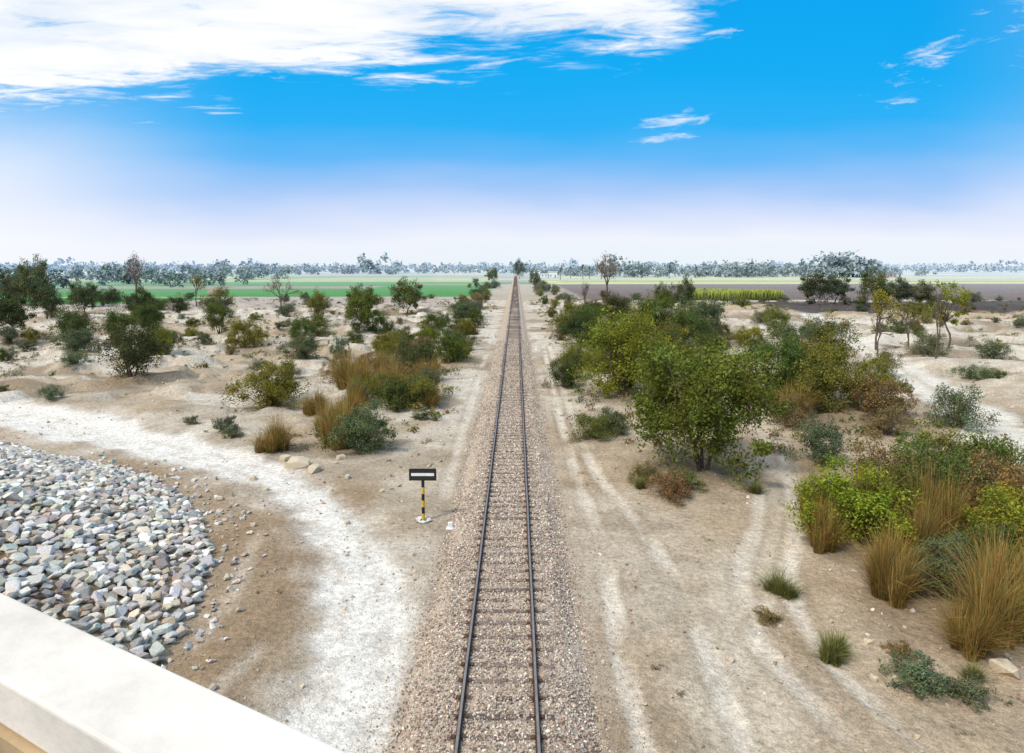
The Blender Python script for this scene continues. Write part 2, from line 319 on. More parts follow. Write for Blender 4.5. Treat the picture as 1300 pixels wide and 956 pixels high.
# ------------------------------------------------------------ vegetation
def unit(v): return v/np.maximum(np.linalg.norm(v,axis=-1,keepdims=True),1e-9)
def tube(b,P,R,sides=5,mat=1,col=(1,1,1)):
    P=np.array(P,float); n=len(P); V=[]
    for i in range(n):
        t=P[min(i+1,n-1)]-P[max(i-1,0)]; t/=max(np.linalg.norm(t),1e-9); u=np.cross(t,[.31,.2,.93] if abs(t[2])<.9 else [1,0,0]); u/=np.linalg.norm(u); w=np.cross(t,u)
        for k in range(sides):
            a=k/sides*6.283; V.append(P[i]+R[i]*(math.cos(a)*u+math.sin(a)*w))
    Q=[[i*sides+k,i*sides+(k+1)%sides,(i+1)*sides+(k+1)%sides,(i+1)*sides+k] for i in range(n-1) for k in range(sides)]
    b.add(V,Q,mat,col)
def limb(b,r,A,B,r0,r1,seg=5,wob=.08,sides=5,up=.15):
    A=np.array(A,float);B=np.array(B,float); L=np.linalg.norm(B-A); P=[];R=[]
    o=r.normal(0,wob*L,3)
    for i in range(seg+1):
        t=i/seg; P.append(A+(B-A)*t+o*math.sin(t*3.14)+np.array([0,0,up*L*math.sin(t*3.14)*.5])+r.normal(0,wob*.15*L,3)*(0<i<seg)); R.append(r0+(r1-r0)*t)
    tube(b,P,R,sides); return P
def leaves(b,r,C,rad,n,size,flat=.75,asp=.5,tone=.25):
    m=len(C); T=np.repeat(np.arange(m),n); N=len(T)
    d=unit(r.normal(size=(N,3))); q=r.random(N)**.45; p=C[T]+d*(q*rad[T])[:,None]*np.array([1,1,flat])
    p+=r.normal(0,.15,(N,3))*rad[T][:,None]
    nn=unit(d*.6+r.normal(size=(N,3))*.65+np.array([0,0,.4])); a=unit(np.cross(nn,r.normal(size=(N,3)))); c=np.cross(nn,a)
    s=size*r.uniform(.55,1.4,N)[:,None]; V=np.stack([p-a*s,p+c*s*asp,p+a*s,p-c*s*asp],1).reshape(-1,3)
    ct=r.uniform(1-tone,1+tone,m)[T]*r.uniform(.65,1.35,N); hue=r.normal(0,.06,(m,1))[T]
    dry=(r.random(N)<.10); col=np.stack([ct*(1+hue[:,0]+.35*dry),ct,ct*(1-hue[:,0])],1)
    b.add(V,np.arange(N*4).reshape(-1,4),0,np.repeat(col,4,0))
def tree(seed,h,w,th,ncl,nl,ls,stems=3,nlimb=7,clr=.14,flat=.75,shell=.35,tone=.25,rr=.10):
    r=np.random.default_rng(seed); b=MB(); cz=(th+h)/2; az=(h-th)/2
    d=unit(r.normal(size=(ncl,3))); q=(shell+(1-shell)*r.random(ncl))**.6
    lob=1+.22*np.sin(np.arctan2(d[:,1],d[:,0])*3+r.uniform(0,6))+.14*np.sin(np.arctan2(d[:,1],d[:,0])*5+d[:,2]*4+r.uniform(0,6))
    C=d*(q*lob)[:,None]*np.array([w/2*.86,w/2*.86,az*.88])+np.array([0,0,cz]); rad=w*clr*r.uniform(.5,1.4,ncl)
    C[:,2]=np.maximum(C[:,2],rad*.8)
    leaves(b,r,C,rad,nl,ls,flat,tone=tone)
    m=ncl*2; j=r.integers(0,ncl,m); dd=unit(d[j]+r.normal(size=(m,3))*.6+[0,0,.4]); leaves(b,r,C[j]+dd*rad[j][:,None]*1.1,rad[j]*.32,max(8,nl//16),ls,1.5,tone=tone)
    base=[]
    for i in range(stems):
        a=r.uniform(0,6.28); base.append((np.array([math.cos(a),math.sin(a),0])*rr*(stems>1)*1.5,np.array([math.cos(a)*w*.1,math.sin(a)*w*.1,th+az*.25])))
    LP=[]
    for i in range(nlimb):
        B0,T0=base[i%stems]
        if i<stems: limb(b,r,B0-np.array([0,0,.2]),T0,rr,rr*.65,5,.07,7)
        a=i/nlimb*6.28+r.uniform(-.4,.4); T=np.array([math.cos(a)*w*.27,math.sin(a)*w*.27,cz+r.uniform(-.3,.5)*az]); limb(b,r,T0,T,rr*.6,rr*.28,5,.09,5); LP.append(T)
    LP=np.array(LP)
    for c_ in C:
        j=np.argmin(np.linalg.norm(LP-c_,axis=1)); limb(b,r,LP[j],c_,rr*.25,rr*.06,3,.1,3)
    return b
def shrub(seed,h,w,ncl,nl,ls,clr=.2,sticks=30,flat=.9,tone=.3):
    r=np.random.default_rng(seed); b=MB(); a=r.uniform(0,6.28,ncl); q=r.random(ncl)**.55
    lob=1+.28*np.sin(a*3+seed)+.18*np.sin(a*5+seed*2)
    R=q*w/2*.8*lob; Z=h*r.uniform(.10,.88,ncl)*np.sqrt(np.clip(1-(R/(w/2*1.15))**2,.08,1))*r.uniform(.7,1.15,ncl)
    C=np.stack([np.cos(a)*R,np.sin(a)*R,Z],1); rad=w*clr*r.uniform(.4,1.25,ncl); C[:,2]=np.maximum(C[:,2],rad*.5)
    leaves(b,r,C,rad,nl,ls,flat,tone=tone)
    m=int(ncl*2.6); j=r.integers(0,ncl,m); dd=unit(r.normal(size=(m,3))+np.array([0,0,.9])); C2=C[j]+dd*rad[j][:,None]*1.1; leaves(b,r,C2,rad[j]*.3,max(10,nl//13),ls,1.9,tone=tone)
    for i in range(sticks):
        c_=C[r.integers(0,ncl)]; limb(b,r,[r.normal(0,.05*w),r.normal(0,.05*w),-.1],c_*[1,1,1.15],.020*h/3,.006,3,.08,3)
    return b
def grass(seed,n,L,spread,wd=.016,cols=((1,1,1),),seg=3):
    r=np.random.default_rng(seed); b=MB(); ntuf=8; ta=r.uniform(0,6.28,ntuf); tr_=spread*r.uniform(.2,1.1,ntuf); tu=r.integers(0,ntuf,n)
    a=r.uniform(0,6.28,n); q=r.random(n)**.6*spread*.45
    base=np.stack([np.cos(a)*q+(np.cos(ta)*tr_)[tu],np.sin(a)*q+(np.sin(ta)*tr_)[tu],np.full(n,-.05)],1)
    out=np.stack([np.cos(a),np.sin(a),np.zeros(n)],1)*.7+unit(base*[1,1,0]+1e-6)*.5+r.normal(0,.5,(n,3))*[1,1,0]
    le=L*r.uniform(.35,1.1,n)*r.uniform(.6,1.15,ntuf)[tu]; lean=r.uniform(.05,1.0,n)**1.1; V=[];side=unit(np.cross(out,[0,0,1.]))+r.normal(0,.25,(n,3))
    cc=np.array(cols)[r.integers(0,len(cols),n)]*r.uniform(.6,1.35,(n,1))*r.uniform(.75,1.2,ntuf)[tu][:,None]; CC=[]
    for i in range(seg+1):
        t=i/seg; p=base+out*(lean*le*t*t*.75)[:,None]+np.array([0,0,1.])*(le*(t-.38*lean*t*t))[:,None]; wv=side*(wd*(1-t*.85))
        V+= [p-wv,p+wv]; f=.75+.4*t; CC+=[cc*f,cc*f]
    V=np.stack(V,1).reshape(-1,3); CC=np.stack(CC,1).reshape(-1,3); m=2*(seg+1); st=(np.arange(n)*m)[:,None]
    Q=np.concatenate([st+np.array([[2*i,2*i+1,2*i+3,2*i+2]]) for i in range(seg)]); b.add(V,Q,0,CC); return b
def bare(seed,h,w,leafn=0,depth=5,lean=.5,ls=.07):
    r=np.random.default_rng(seed); b=MB(); tips=[]
    def rec(p,d,L,rad,k):
        q=p+d*L; limb(b,r,p,q,rad,rad*.62,3,.05,5 if k<2 else 3,0)
        if k>=depth: tips.append(q); return
        for i in range(3 if k<depth-1 else 4):
            nd=d+r.normal(0,lean,3)+np.array([0,0,.12]); nd/=np.linalg.norm(nd); rec(p+d*L*r.uniform(.6,1),nd,L*r.uniform(.6,.85),rad*.6,k+1)
    rec(np.array([0,0,-.2]),np.array([0.03,0,1.]),h*.27,h*.021,0)
    T=np.array(tips); s=h/T[:,2].max(); 
    if leafn: leaves(b,r,T,np.full(len(T),h*.06),leafn,ls,1,tone=.3)
    for v in b.v: v*=s; v[:,:2]*=w/(np.percentile(np.abs(T[:,:2]),95)*2*s)
    return b
PM=[M_leaf,M_bark]; P={}
P['tA']=(tree(11,6,7,.6,80,380,.080,4,9,.125,tone=.32).mesh('acacia_tree',PM),6,7)
P['tB']=(tree(12,6,6.5,.5,64,300,.085,4,9,.125,shell=.25,tone=.3).mesh('acacia_tree',PM),6,6.5)
P['tC']=(tree(13,8,7,1.2,44,190,.14,1,8,.14,rr=.16,flat=.9).mesh('shisham_tree',PM),8,7)
P['tD']=(tree(14,8,5.5,2.6,26,120,.11,1,7,.10,shell=.5,rr=.13).mesh('sparse_tree',PM),8,5.5)
P['tE']=(tree(15,6,5.5,.4,54,190,.09,5,9,.13,flat=1.2,shell=.2).mesh('tamarisk_tree',PM),6,5.5)
P['sA']=(shrub(21,3,3.4,48,250,.048,.15).mesh('desert_shrub',PM),3,3.4)
P['sB']=(shrub(22,3,3.4,38,280,.050,.175).mesh('desert_shrub',PM),3,3.4)
P['sC']=(shrub(23,2.6,3.6,48,170,.050,.14,60,1.1,.4).mesh('desert_shrub',PM),2.6,3.6)
P['sD']=(shrub(24,3.4,3.2,42,130,.048,.14,90,1.3,.4).mesh('desert_shrub',PM),3.4,3.2)
P['w']=(shrub(25,.8,1.2,30,110,.026,.16,25).mesh('saltbush',PM),.8,1.2)
TAN=((.38,.24,.075),(.32,.17,.045),(.26,.21,.06),(.44,.31,.12),(.17,.18,.04),(.22,.13,.045))
GRN=((.14,.17,.045),(.19,.19,.05),(.11,.135,.035),(.34,.27,.12))
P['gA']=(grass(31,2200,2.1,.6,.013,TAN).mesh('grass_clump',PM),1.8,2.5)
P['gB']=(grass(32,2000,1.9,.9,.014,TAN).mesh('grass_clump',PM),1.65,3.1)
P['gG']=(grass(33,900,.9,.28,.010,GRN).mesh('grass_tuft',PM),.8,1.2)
P['bA']=(bare(41,9,9,9,4,.5,.085).mesh('leafless_tree',PM),9,9)
P['bB']=(bare(42,7,4,0,4,.4).mesh('dead_tree',PM),7,4)
P['bC']=(bare(43,8,6,10,4,.45,.11).mesh('sparse_tree',PM),8,6)
def put(k,x,y,h,w,col=(1,1,1)):
    me,h0,w0=P[k]; o=link(bpy.data.objects.new(me.name.split('.')[0],me)); z=g1(x,y)
    haze_tint=1-math.exp(-max(math.hypot(x,y)-130,0)/1300)
    col=[c*rng.uniform(.9,1.1)*(1-haze_tint)+q*haze_tint for c,q in zip(col,(.45,.55,.62))] if k[0]!='g' else col  # distant plants get haze blended into their object colour
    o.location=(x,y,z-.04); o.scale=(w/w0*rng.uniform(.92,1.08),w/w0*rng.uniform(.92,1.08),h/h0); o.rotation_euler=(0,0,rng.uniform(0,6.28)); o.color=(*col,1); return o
OL=(.195,.20,.040); YG=(.255,.265,.036); DK=(.085,.108,.040); GY=(.15,.172,.092); BR=(.225,.17,.07); RD=(.28,.16,.11); DG=(.125,.155,.040); W=(1,1,1)
plants=[
('tE',-34.4,61,5.0,5.4,DK),('sA',-18.1,50.9,4.4,5.8,OL),('gA',-13.6,38.2,2,2.5,W),('sA',-8.4,38.2,3.3,3.7,GY),('gB',-9.9,39.4,2.5,2.8,W),('w',-18,42.2,1.2,1.7,GY),('w',-17,41,.9,1.4,GY),('w',-20.9,43.8,.7,1.2,GY),
('sC',-35,51,1.3,2.0,GY),('w',-6.1,46,.6,1.5,DK),('sA',-8.6,49.5,3.1,3.6,DG),('sB',-9.3,66,4.2,5,DK),('sA',-6.55,74.5,4.1,4.5,DG),('gA',-14,48,1.9,2.4,W),('gB',-13.4,57.5,2.9,4.4,W),('gB',-10.4,55.7,2.4,3.4,W),
('sC',-11.5,53,2.4,3,OL),('sD',-15.8,62,3.4,3.8,BR),('sD',-11,74,3.4,4,BR),('gB',-8,62,2.2,3.4,W),('gA',-7.5,56,1.7,2,W),('sB',-10.8,41,2.0,2.4,DG),('gA',-12,44,1.7,2.4,W),('gB',-12.5,67,2.2,3.6,W),('gA',-11.4,47,2,2.6,W),
('sB',-35.3,89,4.4,5.2,OL),('tC',-23.9,105,6.6,5,DG),('sD',-19.9,77.8,4.4,2.8,GY),('sB',-56,104,4.8,4,DK),('tE',-55,85,5.2,4.6,DK),('tE',-51,88,4.8,4.4,DG),('sB',-60,92,5,4.6,DK),('tC',-73.7,99,6.6,6,DK),('tC',-79,104,6,6,DK),
('sA',-45,89,2.5,3.4,GY),('sB',-29.9,104,3,4,DG),('sB',-34,118,3,4,DG),('tE',-72,146,4.4,5,DK),('tE',-66,148,4,5,DK),('tE',-62,144,3.8,5,DK),('sB',-80,150,4,6,DK),('sA',-7.5,105,3,3.6,OL),('sA',-7.3,126,3.4,3.4,DG),
('sA',-12,95,3,4,OL),('sB',-13,112,3.4,4.6,DG),('sD',-17,92,3,4,BR),('sC',-22,66,1.6,3,GY),('sC',-27,72,1.4,3,GY),('sC',-44,68,1.5,3,GY),('sC',-48,58,1.2,2.4,GY),('w',-42,55,.9,1.8,GY),
('tC',-128,182,13,9,DG),('tC',-136,186,8,8,DK),('bA',-107,193,14,10,RD),('bA',-56.6,165,7.6,7.4,RD),('tC',-24,152,7.8,8,DG),('tC',-33,150,6.4,7,DG),('tE',-37,128,6,4,OL),('bC',-84,180,8,6,OL),('tC',-101,170,5.5,6.5,DK),('tC',-108,172,5.5,7,DK),('tC',-118,150,7,7,DK),('tC',-150,205,10,10,DK),('tC',-143,200,8,9,DK),
('tC',-66,120,6.4,5.4,DK),('tE',-60,112,5.4,5,DG),('tC',-88,128,7,6,DK),('tE',-46,106,5,4.6,DG),('bC',-48,112,7,5,OL),('tE',-41,78,4.4,4.2,OL),('tC',-70,86,5.6,5,DG),('tE',-28,90,4.4,4,DG),('tC',-95,150,7.4,7,DK),
('tA',10.0,34.3,6.7,7.9,(.165,.185,.034)),('tB',9.6,54,6.8,7.8,YG),('tB',13.5,60,5.8,6.4,OL),('tE',25,89,7,6.8,GY),('tE',20.5,80,5.8,5.4,DG),('sB',4.6,59,2.8,3.0,DK),('sA',5.6,64,3.4,3.6,DG),('sC',5,41,1.6,2.8,DG),('sA',6.4,42.6,2.0,2.6,GY),('sC',7.4,30,1.5,2.2,BR),('sC',6.7,32.6,1.1,1.8,BR),('sA',8.2,31.5,1.2,2,DG),
('sB',16.8,36,2.9,2.9,GY),('sA',22.6,49,5.6,6,OL),('tE',20.2,52,5.8,5.4,DG),('sD',25.5,46.5,3.8,4.4,BR),('sA',26.8,50,4.4,4.4,OL),('sD',18.4,44,2.6,3,BR),('gB',24,57,3,4,W),('sC',29.4,44.5,3.1,3.8,GY),('sD',23.4,42,2.4,3,BR),('tE',25,54,5.4,5.6,OL),('gB',19.5,47,2.2,3,W),
('sA',13.4,25.6,3.5,4.4,YG),('gA',11.8,24.7,1.9,1.9,W),('gB',14.9,24.1,2.2,2,W),('gA',13.2,28,2.3,2.2,W),('gA',12.2,20.8,2.2,1.9,W),('gB',13,21.6,1.8,1.8,(.9,.8,.7)),('sD',18.3,28.2,4.2,4.8,DG),('sD',16.9,29.5,3.8,4,BR),('sC',19.6,26.2,3.6,4,BR),('gB',17,26,2.6,2.8,W),('sA',15.6,27,3.1,3.6,DG),('gA',14.2,26.2,2.8,2.2,W),
('sA',18.4,23.9,3.1,3.8,YG),('gA',13.6,18.5,2.1,2.2,W),('gB',14.7,19.2,2.2,2.8,W),('gA',12.9,17.8,1.3,1.6,W),('sA',14.3,21.4,2.2,2.6,GY),('sA',16.4,22.6,2.4,2.8,DG),('gB',16,20.4,2.1,2.6,W),('gG',8.95,21.3,.8,1.35,W),('gG',9.2,21,.6,1,W),('w',7.9,19.5,.45,.9,BR),('gG',8.9,17.6,.85,1.25,W),('gG',9.3,17.9,.6,.9,W),('w',10.6,16.2,.8,1.9,GY),('w',11.5,15.9,.6,1.3,GY),
('sB',21.5,30,3.6,4.2,DG),('sD',21,33,3.4,4,OL),('sC',15.3,19,1.4,1.8,OL),
('w',10.9,17.6,.35,1,BR),('gG',12.2,16.6,.5,.8,W),('gG',6.3,31.5,.7,1.1,W),('gG',11.6,31,.7,1.2,W),
('tE',38,98,4.4,4,OL),('sB',31,89,2.8,3.8,YG),('tB',11.3,105,4.8,7,DG),('tB',16,112,5.4,6.4,DK),('tE',21,104,6.2,6.4,DG),('sD',26.4,64,2.5,4.4,BR),('gB',29,66,2.4,4,W),('sD',30,70,4,5,BR),('tE',33.5,72,5,4.8,DG),('sC',43.7,64,1.5,4,GY),('sC',47,66,1.3,3,DG),('sD',36,66,3,4,BR),
('tB',10,76,5,6,DG),('tE',14.5,84,5.2,5,OL),('tB',9,92,4.4,5.4,DK),('sD',17.5,70,4,4.6,BR),('tE',16,68,4.8,4.8,GY),('sA',12,67,3.6,4.4,OL),
('tD',56,87.5,9,6.5,YG),('bC',46.3,86.7,7.6,5,YG),('bC',51,88,6.2,4.4,OL),('bB',45.5,73,8,2.6,RD),('bB',44,82,5,3,RD),('bA',26,193,13,10.5,RD),('tC',37,150,8,5.6,DK),('tC',34,156,7,5,DG),('tC',80,182,8.2,9,DK),('tC',86,184,7.6,8,DK),('tC',92,175,9.4,8,DG),('tC',99,178,7.5,8,DK),('bB',13,125,8,4,RD),('tC',106,180,6.5,8,DG),
('tC',3.5,560,16,12,DK),('tC',-14,420,10,9,DG),('tC',9.5,330,9,6,DG)]
for t in plants: put(*t)
cc_=[OL,DK,DG,BR,GY,OL]; kk=['sA','sB','sC','sD','tE']
for i in range(64):
    y=70+rng.random()**1.4*330; s=-1 if i%2 else 1; x=s*(5.5+rng.exponential(3.2)+y*.012); h=rng.uniform(1.6,4.4); put(kk[rng.integers(0,5)],x,y,h,h*rng.uniform(.9,1.35),cc_[rng.integers(0,6)])
for i in range(36):
    y=rng.uniform(50,120); x=-(6+rng.random()*(4+y*.09)); h=rng.uniform(1.2,3.0)
    if rng.random()<.3: put('gB',x,y,rng.uniform(1.1,2.0),rng.uniform(1.6,3.2),W)
    else: put(kk[rng.integers(0,4)],x,y,h,h*rng.uniform(1,1.4),[OL,DG,BR,GY,DK,GY][rng.integers(0,6)])
for i in range(46):
    y=rng.uniform(52,140); x=7.5+rng.random()*(8+y*.16); h=rng.uniform(1.5,4.2)
    if rng.random()<.25: put('gB',x,y,rng.uniform(1.3,2.4),rng.uniform(2,3.6),W)
    else: put(kk[rng.integers(0,5)],x,y,h,h*rng.uniform(1,1.4),[OL,DG,BR,GY,YG,DK][rng.integers(0,6)])
for i in range(190):
    y=rng.uniform(72,225); x=rng.uniform(-1,1)*y*.78
    if abs(x)<9 or pdist(np.array([x]),np.array([y]),RROAD)[0]<4: continue
    h=rng.uniform(.9,3.4); put(kk[rng.integers(0,5)],x,y,h,h*rng.uniform(1,1.6),[OL,DK,DG,BR,GY,GY][rng.integers(0,6)])
def tuft(seed,n=72,ls=.07):
    r=np.random.default_rng(seed); b=MB(); C=np.stack([r.normal(0,.22,6),r.normal(0,.22,6),r.uniform(.08,.32,6)],1); leaves(b,r,C,np.full(6,.2),n//6,ls,.8); return np.concatenate(b.v),np.concatenate(b.l).reshape(-1,4),np.concatenate(b.c)
tf=[tuft(i) for i in range(4)]
n=4200; y=38+rng.random(n)**1.1*180; x=rng.uniform(-1,1,n)*y*.8; k=(np.abs(x)>4.5)&(pdist(x,y,LPATH)>3)&(pdist(x,y,RROAD)>3)&(cone_d(x,y)<-.5)&(fbm(x/13,y/13,6,3)>.44); x,y=x[k],y[k]; n=len(x)
b=MB(); s=rng.uniform(.4,1.7,(n,1))*np.ones((1,3)); scatter(b,tf,np.stack([x,y,gh(x,y)-.05],-1),s,.05,pick([GY,DG,BR,OL,(.28,.22,.13)],n,.2)); b.obj('low_scrub',[M_leaf])
n=520; y=rng.uniform(14,50,n); x=rng.uniform(-20,24,n); k=(np.abs(x)>3.2)&(pdist(x,y,LPATH)>2.2)&(pdist(x,y,RTRAIL)>1.2)&(cone_d(x,y)<-.3)&(fbm(x/3,y/3,5,3)>.48); x,y=x[k],y[k]; n=len(x)
b=MB(); scatter(b,tf,np.stack([x,y,gh(x,y)-.02],-1),rng.uniform(.10,.40,(n,1))*np.ones((1,3)),.1,pick([(.26,.20,.12),(.2,.16,.08),GY],n,.2)); b.obj('dry_weeds',[M_leaf])
# ------------------------------------------------------------ distant trees
b=MB(); crowns=[]
def belt(x0,x1,y0,y1,n,h0,h1,gap=.25):
    for _ in range(n):
        x=rng.uniform(x0,x1); y=rng.uniform(y0,y1); k=float(fbm(np.array([x/90]),np.array([y/200]),4,3)[0])
        if k<gap: continue
        crowns.append((x,y,rng.uniform(h0,h1)*(.35+1.15*k)*(1.5 if rng.random()<.05 else 1)))
belt(-1900,1900,1500,2300,1100,12,24); belt(-700,-20,850,1100,260,7,15,.42); belt(-460,-190,430,620,80,6,13,.4); belt(-330,-140,330,420,26,5,12)
belt(60,330,640,760,110,8,17,.4); belt(330,900,700,950,110,7,13,.4); belt(20,90,760,900,30,7,12); belt(-1200,1200,1150,1400,380,9,18,.38); belt(-260,-210,260,330,12,7,12); belt(298,345,640,700,20,18,28,0); belt(-30,40,900,1400,24,10,18)
r=rng
for x,y,h in crowns:
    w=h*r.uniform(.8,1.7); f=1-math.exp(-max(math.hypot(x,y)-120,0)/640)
    base=np.array([.055,.085,.03])*r.uniform(.7,1.5); col=base*(1-f)+np.array([.48,.57,.64])*f  # crown colour fades to pale blue with distance: painted haze
    cc=5; C=np.stack([r.normal(0,w*.25,cc)+x,r.normal(0,w*.22,cc)+y,r.uniform(.15,.8,cc)*h],1)
    q=MB(); leaves(q,r,C,np.full(cc,h*.27),7 if y>1000 else 24,h*(.13 if y>1000 else .085),.85,.8)
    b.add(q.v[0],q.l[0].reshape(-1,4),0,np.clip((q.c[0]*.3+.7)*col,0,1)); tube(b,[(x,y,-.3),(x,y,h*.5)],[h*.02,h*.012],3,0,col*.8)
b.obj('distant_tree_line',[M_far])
def palm():
    r=np.random.default_rng(5); b=MB(); tube(b,[(0,0,-.3),(.1,0,3),(.05,.1,6),(.2,.1,9)],[.26,.2,.18,.17],7)
    for i in range(34):
        a=r.uniform(0,6.28); el=r.uniform(-.5,1.3); d=np.array([math.cos(a)*math.cos(el),math.sin(a)*math.cos(el),math.sin(el)]); s=np.cross(d,[0,0,1.]); s/=np.linalg.norm(s); V=[];
        for k in range(5):
            t=k/4; p=np.array([.2,.1,9])+d*3*t+np.array([0,0,-1.6*t*t]); wv=s*.38*math.sin(.35+t*2.6); V+=[p-wv,p+wv]
        b.add(V,[[2*k,2*k+1,2*k+3,2*k+2] for k in range(4)],0,np.ones(3)*r.uniform(.7,1.3))
    return b
P['pm']=(palm().mesh('palm_tree',PM),11,6)
for x,y,h in [(55,560,13),(62,575,11),(70,560,14),(84,590,12),(48,600,11),(110,600,12),(132,590,13),(270,560,15),(262,570,13),(160,610,11),(34,520,10)]: put('pm',x,y,h,h*.55,(.12,.16,.10))
# sugarcane block
b=MB(); n=8000; x=rng.uniform(56,82,n); y=rng.uniform(209,224,n); h=rng.uniform(2.3,3.2,n); a=rng.uniform(0,3.14,n); w=.11; dx,dy=np.cos(a)*w,np.sin(a)*w; lx,ly=rng.normal(0,.25,n),rng.normal(0,.25,n); z=gh(x,y)
V=np.stack([np.stack([x-dx,y-dy,z],1),np.stack([x+dx,y+dy,z],1),np.stack([x+dx*1.2+lx,y+dy*1.2+ly,z+h],1),np.stack([x-dx*1.2+lx,y-dy*1.2+ly,z+h],1)],1)
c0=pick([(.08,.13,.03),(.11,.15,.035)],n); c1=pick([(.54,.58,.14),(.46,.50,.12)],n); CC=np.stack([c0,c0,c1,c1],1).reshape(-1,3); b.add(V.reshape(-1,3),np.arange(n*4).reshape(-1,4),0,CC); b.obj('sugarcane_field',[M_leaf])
# ------------------------------------------------------------ farm buildings
M_white=solid('whitewash',.08,.8,0,5,color=(.78,.77,.75)); M_win=flatmat('window_dark',(.12,.13,.15)); M_mud=solid('mud_wall',.15,1,0,5,color=(.44,.38,.33))
def house(name,x,y,parts,mat):
    e=empty(name,(x,y,0))
    for i,(x0,x1,y0,y1,z0,z1) in enumerate(parts):
        b=MB(); b.add(boxv(x0,x1,y0,y1,z0,z1),BOXQ); b.obj('wall_%d'%i,[mat],e)
        b=MB(); b.add(boxv(x0-.4,x1+.4,y0-.4,y1+.4,z1+.003,z1+.35),BOXQ); b.obj('roof_%d'%i,[mat],e)
        b=MB(); k=int((x1-x0)/3)
        for j in range(k):
            cx=x0+(j+.5)*(x1-x0)/k; b.add(boxv(cx-.5,cx+.5,y0-.06,y0+.05,z0+(0 if j==k//2 and z0<1 else 1.2),z0+2.4),BOXQ)
        if k: b.obj('windows_and_door_%d'%i,[M_win],e)
    return e
house('white_farmhouse',14,640,[(0,16,0,8,0,3.6),(17,25,1,9,0,5.2),(3,9,2,7,4.0,6.0)],M_white)
house('mud_house',330,650,[(0,14,0,7,0,4),(15,30,1,8,0,3.5)],M_mud)
b=MB(); pr=[(0,2.9),(.8,3.1),(1.6,2.6),(2.3,1.7),(2.8,.7),(3.0,.05)]; V=[(r_*(1+.06*math.sin(a*3))*math.cos(a),r_*(1+.06*math.sin(a*4))*math.sin(a),z) for z,r_ in pr for a in np.linspace(0,6.283,25)[:-1]]
b.add(V,[[i*24+k,i*24+(k+1)%24,(i+1)*24+(k+1)%24,(i+1)*24+k] for i in range(5) for k in range(24)],0,(.30,.24,.17)); o=b.obj('haystack',[M_stone],smooth=True); o.location=(-108,246,0)
# ------------------------------------------------------------ sign
def paint(n,c,r=.5): return solid(n,.16,10,.05,60,rough=r,color=c,dist=.003)
M_blk=paint('black_paint',(.025,.025,.027)); M_yel=paint('yellow_paint',(.62,.42,.03)); M_wht=paint('white_paint',(.78,.78,.76))
sx,sy=-3.45,27.3; sz=g1(sx,sy); S=empty('railway_warning_sign',(sx,sy,sz))
def cyl(name,r,z0,z1,mat,par,n=16):
    b=MB(); V=[(r*math.cos(k/n*6.283),r*math.sin(k/n*6.283),z) for z in(z0,z1) for k in range(n)]
    b.add(V,[[k,(k+1)%n,n+(k+1)%n,n+k] for k in range(n)]); return b.obj(name,[mat],par,True)
for i in range(6): cyl('post_band_%d'%i,.065,.05+i*.28,.05+(i+1)*.28,M_yel if i%2==0 else M_blk,S)
def pbox(name,mat,par,*a,bev=.006):
    b=MB(); b.add(boxv(*a),BOXQ); o=b.obj(name,[mat],par); m=o.modifiers.new('bev','BEVEL'); m.width=bev; m.segments=2; return o
pbox('board',M_blk,S,-.53,.53,-.035,.0,1.73,2.2); pbox('white_band',M_wht,S,-.47,.47,-.048,-.038,1.93,2.05,bev=.002)
pbox('frame_top',M_blk,S,-.55,.55,-.05,.02,2.203,2.23); pbox('frame_left',M_blk,S,-.56,-.533,-.05,.02,1.72,2.2); pbox('frame_right',M_blk,S,.533,.56,-.05,.02,1.72,2.2)
pbox('back_brace',M_blk,S,-.45,.45,.003,.04,1.8,1.85)
b=MB(); n=14; a=np.linspace(0,6.28,n); scatter(b,rip,np.stack([.24*np.cos(a),.24*np.sin(a),np.full(n,.05)],-1),rng.uniform(.14,.26,(n,1))*np.ones((1,3)),.3,pick([(.68,.66,.62),(.6,.56,.5)],n)); b.obj('base_stones',[M_stone],S)
def marker(x,y,h=.38):
    z=g1(x,y); e=empty('marker_stone',(x,y,max(z,0))); pbox('stone_post',M_wht,e,-.10,.10,-.06,.06,-.1,h,bev=.04); b=MB(); b.add(boxv(-.16,.16,-.12,.12,-.1,.04),BOXQ); b.obj('footing',[M_stone],e)
marker(-2.25,26.5,.28); marker(2.95,86,.4); marker(-2.9,100,.5)
# ------------------------------------------------------------ bridge under the camera
BR_=empty('road_bridge'); u=np.array([.874,-.486,0]); u/=np.linalg.norm(u); nrm=np.array([-u[1],u[0],0]); O=np.array([-.616+.378,1.24,0])
def bbox(name,mat,s0,s1,n0,n1,z0,z1,bev=0):
    V=boxv(s0,s1,n0,n1,z0,z1); W_=O+V[:,:1]*u+V[:,1:2]*nrm+np.array([0,0,1])*V[:,2:]; b=MB(); b.add(W_,BOXQ); o=b.obj(name,[mat],BR_)
    if bev: m=o.modifiers.new('bev','BEVEL'); m.width=bev; m.segments=3
    return o
ZT=9.7
bbox('parapet_cap',M_conc,-60,40,-.185,0,ZT-.10,ZT,.008); bbox('parapet_wall',M_ochre,-60,40,-.20,-.03,ZT-.95,ZT-.103)
bbox('deck',M_deck,-60,40,-9,-.203,ZT-1.15,ZT-.98); bbox('deck_girder',M_conc,-60,40,-8.7,-.4,ZT-2.0,ZT-1.153)
bbox('far_parapet',M_conc,-60,40,-9.25,-9.003,ZT-1.15,ZT)
for s in(-11,11): bbox('pier',M_conc,s-.5,s+.5,-8,-1,-.5,ZT-2.003)
bbox('abutment',M_conc,39,41,-8.6,-.5,-.5,ZT-2.003)
